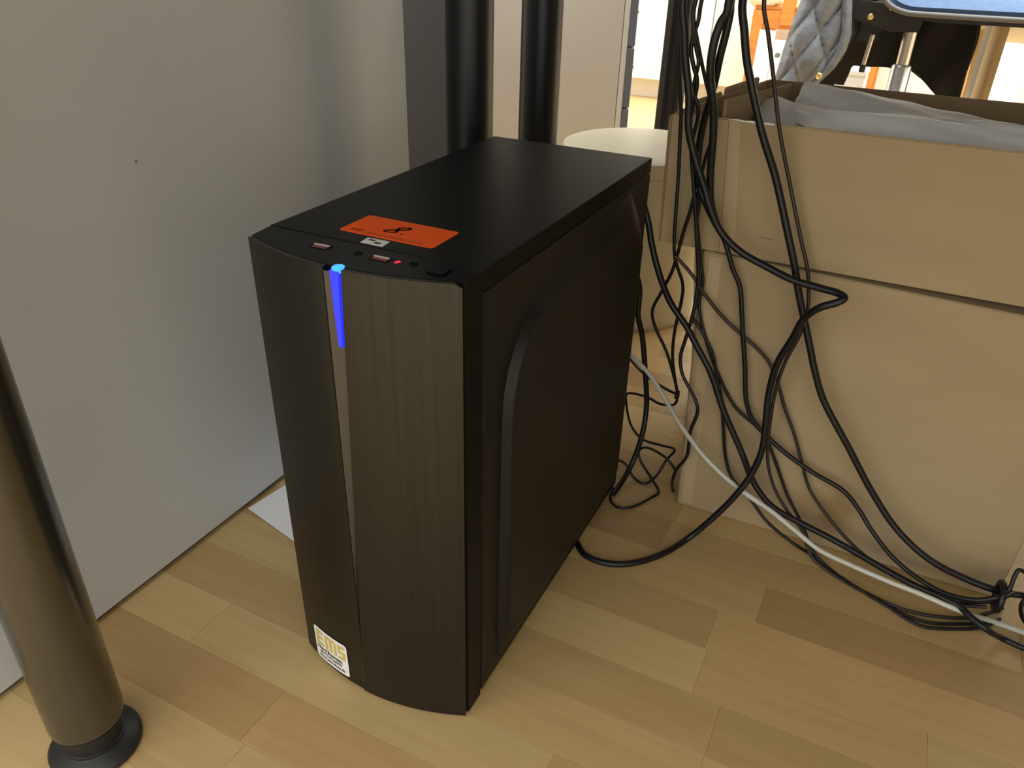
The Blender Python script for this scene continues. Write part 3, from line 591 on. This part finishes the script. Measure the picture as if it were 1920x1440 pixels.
  [(0.2466,0.4000,0.0227),(0.2315,0.4020,0.0363),(0.2022,0.4100,0.0383),(0.1923,0.4120,0.0287),(0.1959,0.4100,0.0166),(0.2160,0.3985,0.0025),(0.2349,0.3729,0.0025),(0.2296,0.3564,0.0025),(0.2142,0.3275,0.0025),(0.2005,0.3189,0.0025),(0.1866,0.3280,0.0025),(0.1808,0.3533,0.0025)]),
 (0.0034, 'black cable lying over the network cable at the lower right of the floor',
  [(0.5521,0.3050,0.0327),(0.5721,0.3000,0.0318),(0.5822,0.2920,0.0300),(0.5972,0.2850,0.0271),(0.6189,0.3068,0.0042),(0.6400,0.3026,0.0042),(0.6699,0.3012,0.0042)]),
 (0.0022, 'small black cable loop poking up from the tied bundle at the right',
  [(0.6046,0.3220,0.0411),(0.6108,0.3250,0.0525),(0.6123,0.3320,0.0640),(0.6139,0.3350,0.0716),(0.6223,0.3380,0.0678),(0.6313,0.3350,0.0534),(0.6262,0.3250,0.0377),(0.6280,0.3100,0.0339),(0.6327,0.3000,0.0346)]),
 (0.0017, 'thin black cable arching sideways from behind the computer to the hanging plug',
  [(0.1658,0.4100,0.1605),(0.1811,0.4100,0.1479),(0.1996,0.4100,0.1378),(0.2181,0.4080,0.1318),(0.2336,0.4040,0.1308)]),
]

for i, (r, label, pts) in enumerate(CABLES):
    pale = 'grey' in label
    m = 'cable_grey' if pale else ('cable_brown' if i in (1, 6) else 'cable')
    o = tag(link('cable', tube(B(), pts, r, 10 if r > .0025 else 8, sub=6), M[m], smooth=60), label, 'cable', 'cables under the desk')
    if 'plug' in label and i == 7:
        p = Vector(pts[-1]); link('plug', box(B(), p.x-.0026, p.x+.0026, p.y-.0026, p.y+.0026, p.z-.008, p.z+.003, .0008), M['cable'], o)
    if pale:
        a = Vector((.3745, .3275, .118))
        link('joint_sleeve', tube(B(), [Vector(pts[6]).lerp(Vector(pts[7]), k) for k in (.0, .35, .7)], .0032, 10, True, 3), M['cable_grey'], o, smooth=60)
t = tag(link('cable_tie', tube(B(), [(.6065, .3290+.0150*math.cos(a*PI/8), .0370+.0145*math.sin(a*PI/8)) for a in range(17)], .0035, 8, True, 2), M['cable'], smooth=60), 'black tie binding the cable bundle beside the lower carton corner', 'cable tie')

# ---------------------------------------------------------------- background: cupboards, drawers, chairs
cup = thing('drawer_cabinet', 'cream cabinet with slate grey drawer fronts seen edge on behind the desk legs', 'cabinet', (-.213, 1.428, 0), math.radians(19.5))
link('carcass', box(B(), -.60, -.022, .0, .50, .02, 1.2, .002), M['cream'], cup, local=True)
link('plinth', box(B(), -.59, -.03, .01, .49, 0, .02), M['dark_gap'], cup, local=True)
link('edge_strip', box(B(), -.021, -.0085, .0, .5, .02, 1.2, .001), M['white_lac'], cup, local=True)
z = .03
for z1 in (.265, .40, .52, .64, .80, .98, 1.19):
    d = link('drawer_front', box(B(), -.008, .009, .0, .5, z+.003, z1-.003, .001), M['slate'], cup, local=True)
    link('handle', box(B(), .009, .016, .2, .3, (z+z1)/2-.004, (z+z1)/2+.004, .001), M['chrome'], d, local=True); z = z1
UNIT = {1: 'white cupboard unit at the far wall hidden mostly by the cream cabinet', 2: 'white cupboard unit at the far wall behind the farthest black desk leg',
        3: 'white cupboard unit at the far wall behind the orange wooden chair', 4: 'white cupboard unit at the far wall behind the office chair',
        5: 'white cupboard unit at the far wall right of the folded beige strip'}
for k in (2, 3, 4):
    x = -2.2+k*.5875
    cu = thing('cupboard', UNIT[k] if k < 4 else 'white cupboard unit at the far wall behind the office chair and beige strip', 'cupboard', (x+.294, 3.45, 0), group='white cupboards along the far wall')
    link('carcass', box(B(), x+.0005, x+.587, 3.15, 3.79, .08, .88), M['white_lac'], cu)
    link('plinth', box(B(), x+.0005, x+.587, 3.19, 3.79, 0, .08), M['cream'], cu)
    link('top_board', box(B(), x+.0005, x+.587, 3.11, 3.795, .88, .92, .002), M['white_lac'], cu)
    d = link('door', box(B(), x+.002, x+.5835, 3.13, 3.15, .083, .877, .002), M['white_lac'], cu)
    link('handle', box(B(), x+.22, x+.35, 3.118, 3.13, .80, .812, .002), M['chrome'], d)

# wooden chair, far, seen from behind
ch = thing('wooden_chair', 'orange wooden chair with cream cushion standing by the far cupboards', 'chair', (.015, 2.93, 0))
for x in (-.192, .222):
    for y in (2.80, 3.06):
        link('leg', hexa(B(), [(x-.017, y-.015, 0), (x+.017, y-.015, 0), (x+.017, y+.015, 0), (x-.017, y+.015, 0)], [(x-.021, y-.018, .408), (x+.021, y-.018, .408), (x+.021, y+.018, .408), (x-.021, y+.018, .408)]), M['chair_wood'], ch)
link('seat_rail', box(B(), -.17, .20, 2.785, 2.807, .348, .408, .002), M['chair_wood'], ch)
link('seat_rail', box(B(), -.17, .20, 3.05, 3.07, .348, .408, .002), M['chair_wood'], ch)
link('seat', box(B(), -.21, .24, 2.79, 3.08, .408, .422, .003), M['chair_wood'], ch)
link('back_post', box(B(), -.112, -.068, 2.776, 2.798, .36, .85, .003), M['chair_wood'], ch)
link('back_post', box(B(), .10, .144, 2.776, 2.798, .36, .85, .003), M['chair_wood'], ch)
link('top_rail', box(B(), -.20, .23, 2.776, 2.80, .80, .88, .006), M['chair_wood'], ch)
def cushion(name, x0, x1, y0, y1, z0, z1, p, m='cushion'):
    bm = box(B(), x0, x1, y0, y1, z0, z1); bmesh.ops.subdivide_edges(bm, edges=bm.edges[:], cuts=5, use_grid_fill=True)
    cx, cy, cz = (x0+x1)/2, (y0+y1)/2, (z0+z1)/2
    for v in bm.verts:
        u, w_, q = (v.co.x-cx)/(x1-x0)*2, (v.co.y-cy)/(y1-y0)*2, (v.co.z-cz)/(z1-z0)*2
        f = max(0, 1-abs(u)**4)**.4*max(0, 1-abs(w_)**4)**.4
        v.co.z = cz+q*(z1-z0)/2*(.35+.65*f); k = 1-.05*abs(q)
        v.co.x = cx+u*(x1-x0)/2*k; v.co.y = cy+w_*(y1-y0)/2*k
    return link(name, bm, M[m], p, smooth=70)
cushion('cushion', -.235, -.125, 2.765, 3.09, .405, .49, ch)
cushion('cushion', -.06, .23, 2.765, 3.09, .405, .49, ch)
tag(link('white_board', hexa(B(), [(-.172, 2.70, 0), (-.115, 2.70, 0), (-.115, 2.712, 0), (-.172, 2.712, 0)], [(-.172, 2.745, .345), (-.115, 2.745, .345), (-.115, 2.757, .345), (-.172, 2.757, .345)]), M['white_lac']),
    'narrow white board leaning beside the left leg of the orange wooden chair', 'board', 'white boards leaning on the orange chair')
tag(link('white_board', hexa(B(), [(-.113, 2.705, 0), (-.02, 2.705, 0), (-.02, 2.717, 0), (-.113, 2.717, 0)], [(-.113, 2.747, .315), (-.02, 2.747, .315), (-.02, 2.759, .315), (-.113, 2.759, .315)]), M['white_lac']),
    'wider, shorter white board leaning between narrow board and the quilted jacket', 'board', 'white boards leaning on the orange chair')
wb = thing('white_carton', 'plain white box on the floor beneath the black coat', 'box', (.17, 2.5, 0))
bm = box(B(), .145, .238, 2.44, 2.56, 0, .262, .004); link('body', bm, M['white_label'], wb)
link('lid', box(B(), .143, .240, 2.438, 2.562, .255, .272, .003), M['white_label'], wb)

# office chair
oc = thing('office_chair', 'office chair with blue seat on a chrome gas column', 'chair', (.345, 2.05, 0))
def seatpad():
    bm = B(); prof = []
    x0, x1, z0, z1 = .268, .82, .476, .575
    pts = []
    for k in range(9): a = PI+k*PI/2/8; pts.append((x0+.085+.085*math.cos(a), z0+.05+.05*math.sin(a)))
    for k in range(9): a = 1.5*PI+k*PI/2/8; pts.append((x1-.05+.05*math.cos(a), z0+.04+.04*math.sin(a)))
    pts += [(x1, z1-.02), (x1-.03, z1), (x0+.03, z1), (x0, z1-.02)]
    prism(bm, pts, 'y', 1.80, 2.28)
    bmesh.ops.bevel(bm, geom=[e for e in bm.edges if abs(e.verts[0].co.y-e.verts[1].co.y) < 1e-6], offset=.018, segments=3, affect='EDGES')
    for v in bm.verts:
        if v.co.y < 1.9: v.co.y += max(0, v.co.z-.476)*.9
    return bm, pts
bm, pts = seatpad(); seat = link('seat', bm, M['blue'], oc, smooth=50)
link('piping', tube(B(), [(x, 1.802, z+.004) for x, z in pts[:18]], .006, 8, True, 3), M['grey_pipe'], seat, smooth=60)
link('seat_pan', prism(B(), [(.30, .472), (.40, .462), (.74, .462), (.78, .476), (.30, .492)], 'y', 1.84, 2.25), M['black_plastic'], oc)
bm = B(); prism(bm, [(.19, .50), (.20, .455), (.30, .430), (.365, .432), (.37, .468), (.30, .49)], 'y', 1.92, 2.12)
prism(bm, [(.205, .46), (.222, .40), (.268, .40), (.28, .46)], 'y', 1.95, 2.08)
link('tilt_mechanism', bm, M['black_plastic'], oc)
for x, z in ((.248, .462), (.293, .486)):
    bm = lathe(B(), [(.0075, 0), (.0075, .008), (.004, .010)], n=14)
    for v in bm.verts: v.co = Vector((x+v.co.x, 1.916-v.co.z, z+v.co.y))
    link('bolt', bm, M['brass'], oc)
link('lever', tube(B(), [(.262, 1.93, .42), (.256, 1.93, .345)], .0055, 10, False), M['chrome'], oc, smooth=60)
link('lever_knob', tube(B(), [(.2565, 1.93, .348), (.2555, 1.93, .330)], .008, 10, False), M['black_plastic'], oc, smooth=60)
link('gas_column', lathe(B(), [(.0165, .30), (.0165, .452)], (.346, 2.0), 24), M['chrome'], oc, smooth=60)
link('column_sleeve', lathe(B(), [(.025, .07), (.025, .343), (.022, .348), (.0165, .349)], (.346, 2.0), 24), M['silver'], oc, smooth=40)
for k in range(5):
    a = .3+2*PI*k/5; ca, sa = math.cos(a), math.sin(a)
    l = link('leg', tube(B(), [(.346+.02*ca, 2+.02*sa, .10), (.346+.15*ca, 2+.15*sa, .09), (.346+.29*ca, 2+.29*sa, .066)], lambda u: .02-.006*u, 10, True, 4), M['black_plastic'], oc, smooth=60)
    bm = lathe(B(), [(.024, -.022), (.026, -.018), (.026, .018), (.024, .022)], n=20)
    for v in bm.verts: v.co = Vector((.346+.29*ca+v.co.z*ca*0+v.co.x*ca-v.co.z*sa, 2+.29*sa+v.co.x*sa+v.co.z*ca, .0262+v.co.y))
    link('caster', bm, M['rubber'], l, smooth=40)
link('back_bracket', prism(B(), [(.16, .47), (.20, .455), (.215, .62), (.19, .95), (.165, .95), (.175, .62)], 'y', 1.98, 2.04), M['black_plastic'], oc)
link('backrest', prism(B(), [(.165, .60), (.205, .60), (.19, 1.05), (.15, 1.05)], 'y', 1.80, 2.24), M['blue'], oc)

# quilted jacket hung over the chair back
jk = thing('quilted_jacket', 'grey quilted jacket hanging at the left of the office chair', 'jacket', (.13, 1.93, .20))
def edge(T, z):
    T = sorted(T)
    for (a, A), (b, B_) in zip(T, T[1:]):
        if z <= b: return A+(B_-A)*max(0, (z-a)/(b-a))
    return T[-1][1]
JL = [(.19, .030), (.288, .041), (.37, .050), (.44, .0605), (.50, .074), (.62, .10), (.95, .14)]
JR = [(.19, .085), (.25, .128), (.294, .157), (.335, .190), (.38, .2085), (.42, .2125), (.50, .196), (.62, .19), (.95, .19)]
def quilt(u, v):
    z = .19+.76*v; a, b = edge(JL, z), edge(JR, z); x = a+(b-a)*u
    p = (x*.9+z*.42)/.075; q = (x*1.0-z*.62)/.062
    puff = (abs(math.sin(PI*p))**.35)*(abs(math.sin(PI*q))**.35)
    e = min(1, 6*u, 6*(1-u))
    y = 1.915-.020*puff*e-.03*math.sin(PI*u)-.006*math.sin(23*x+31*z)*e
    return (x, y, z)
body_ = link('shell', sheet(B(), 40, 170, quilt, .03), M['quilt'], jk, smooth=60)
def hem(u, v):
    z = .19+.36*v; b = edge(JR, z); x = b-.022*(1-u); return (x, 1.884-.008*math.sin(PI*u), z)
link('hem_band', sheet(B(), 8, 40, hem, .02), M['quilt'], jk, smooth=60)
bm = lathe(B(), [(.0085, 0), (.0085, .004), (.006, .006), (.004, .004)], n=18)
for v in bm.verts: v.co = Vector((.1585+v.co.x, 1.876-v.co.z, .318+v.co.y))
link('snap_button', bm, M['brass'], jk)
bm = lathe(B(), [(.007, 0), (.007, .004), (.004, .005)], n=14)
for v in bm.verts: v.co = Vector((.043+v.co.x, 1.888-v.co.z, .358+v.co.y))
link('snap_button', bm, M['silver'], jk)
link('lining', sheet(B(), 14, 40, lambda u, v: (edge([(.19, .09), (.25, .135), (.30, .165), (.34, .20), (.42, .222), (.62, .21)], .20+.4*v)+.045*u*(1-v*.3), 1.945+.03*u, .215+.385*v), .008), M['black_cloth'], jk, smooth=60)

# black coat below the seat
def coat(u, v):
    # u left to right, v bottom to top
    bot = edge([(0, .262), (.135, .262), (.17, .322), (.60, .322), (.67, .312), (.79, .272), (.85, .255), (1, .25)], u)
    topz = .60
    xr_ = edge([(.25, .507), (.30, .506), (.34, .5045), (.40, .504), (.464, .495), (.60, .48)], bot+(topz-bot)*v)
    x = .13+(xr_-.13)*u; z = bot+(topz-bot)*v
    y = 2.16-.022*math.sin(26*x+3.2*z)-.015*math.sin(44*x-9*z+1)-.02*math.sin(PI*u)
    return (x, y, z)
co = thing('black_coat', 'black coat hanging in folds beneath the blue seat', 'coat', (.37, 2.16, .26))
link('cloth', sheet(B(), 60, 40, coat, .025), M['black_cloth'], co, smooth=60)

# pale chair at the right edge with a draped cover, folded board beside it
pc2 = thing('pale_wooden_chair', 'pale wooden chair leg with white seat cover right of the black coat', 'chair', (.70, 2.45, 0))
for x, y in ((.524, 2.30), (.88, 2.30), (.524, 2.68), (.88, 2.68)):
    bm = B(); lo = None; prev = None
    for k in range(9):
        z = .43*k/8; cx = x-.016*math.sin(PI*z/.43)*(1 if x < .7 else -1)*-1-.012*(1-z/.43); wd = .013+.006*(z/.43)
        cur = [(cx-wd, y-wd, z), (cx+wd, y-wd, z), (cx+wd, y+wd, z), (cx-wd, y+wd, z)]
        if prev: hexa(bm, prev, cur)
        prev = cur
    bmesh.ops.remove_doubles(bm, verts=bm.verts[:], dist=1e-5)
    link('leg', bm, M['pale_wood'], pc2)
link('seat_frame', box(B(), .509, .895, 2.285, 2.695, .425, .455, .004), M['pale_wood'], pc2)
cv = cushion('seat_cover', .496, .91, 2.26, 2.71, .385, .52, pc2, 'white_lac')
fb = thing('folded_board', 'tall folded beige cardboard strip beside the pale wooden chair leg', 'cardboard', (.545, 2.14, 0))
for k, (xa, ya, xb_, yb_, m) in enumerate(((.519, 2.16, .533, 2.13, 'white_label'), (.533, 2.13, .557, 2.16, 'beige'), (.557, 2.16, .574, 2.12, 'pale_card'))):
    link('fold', hexa(B(), [(xa, ya, 0), (xb_, yb_, 0), (xb_, yb_+.004, 0), (xa, ya+.004, 0)], [(xa, ya+.02, .62), (xb_, yb_+.02, .62), (xb_, yb_+.024, .62), (xa, ya+.024, .62)]), M[m], fb)
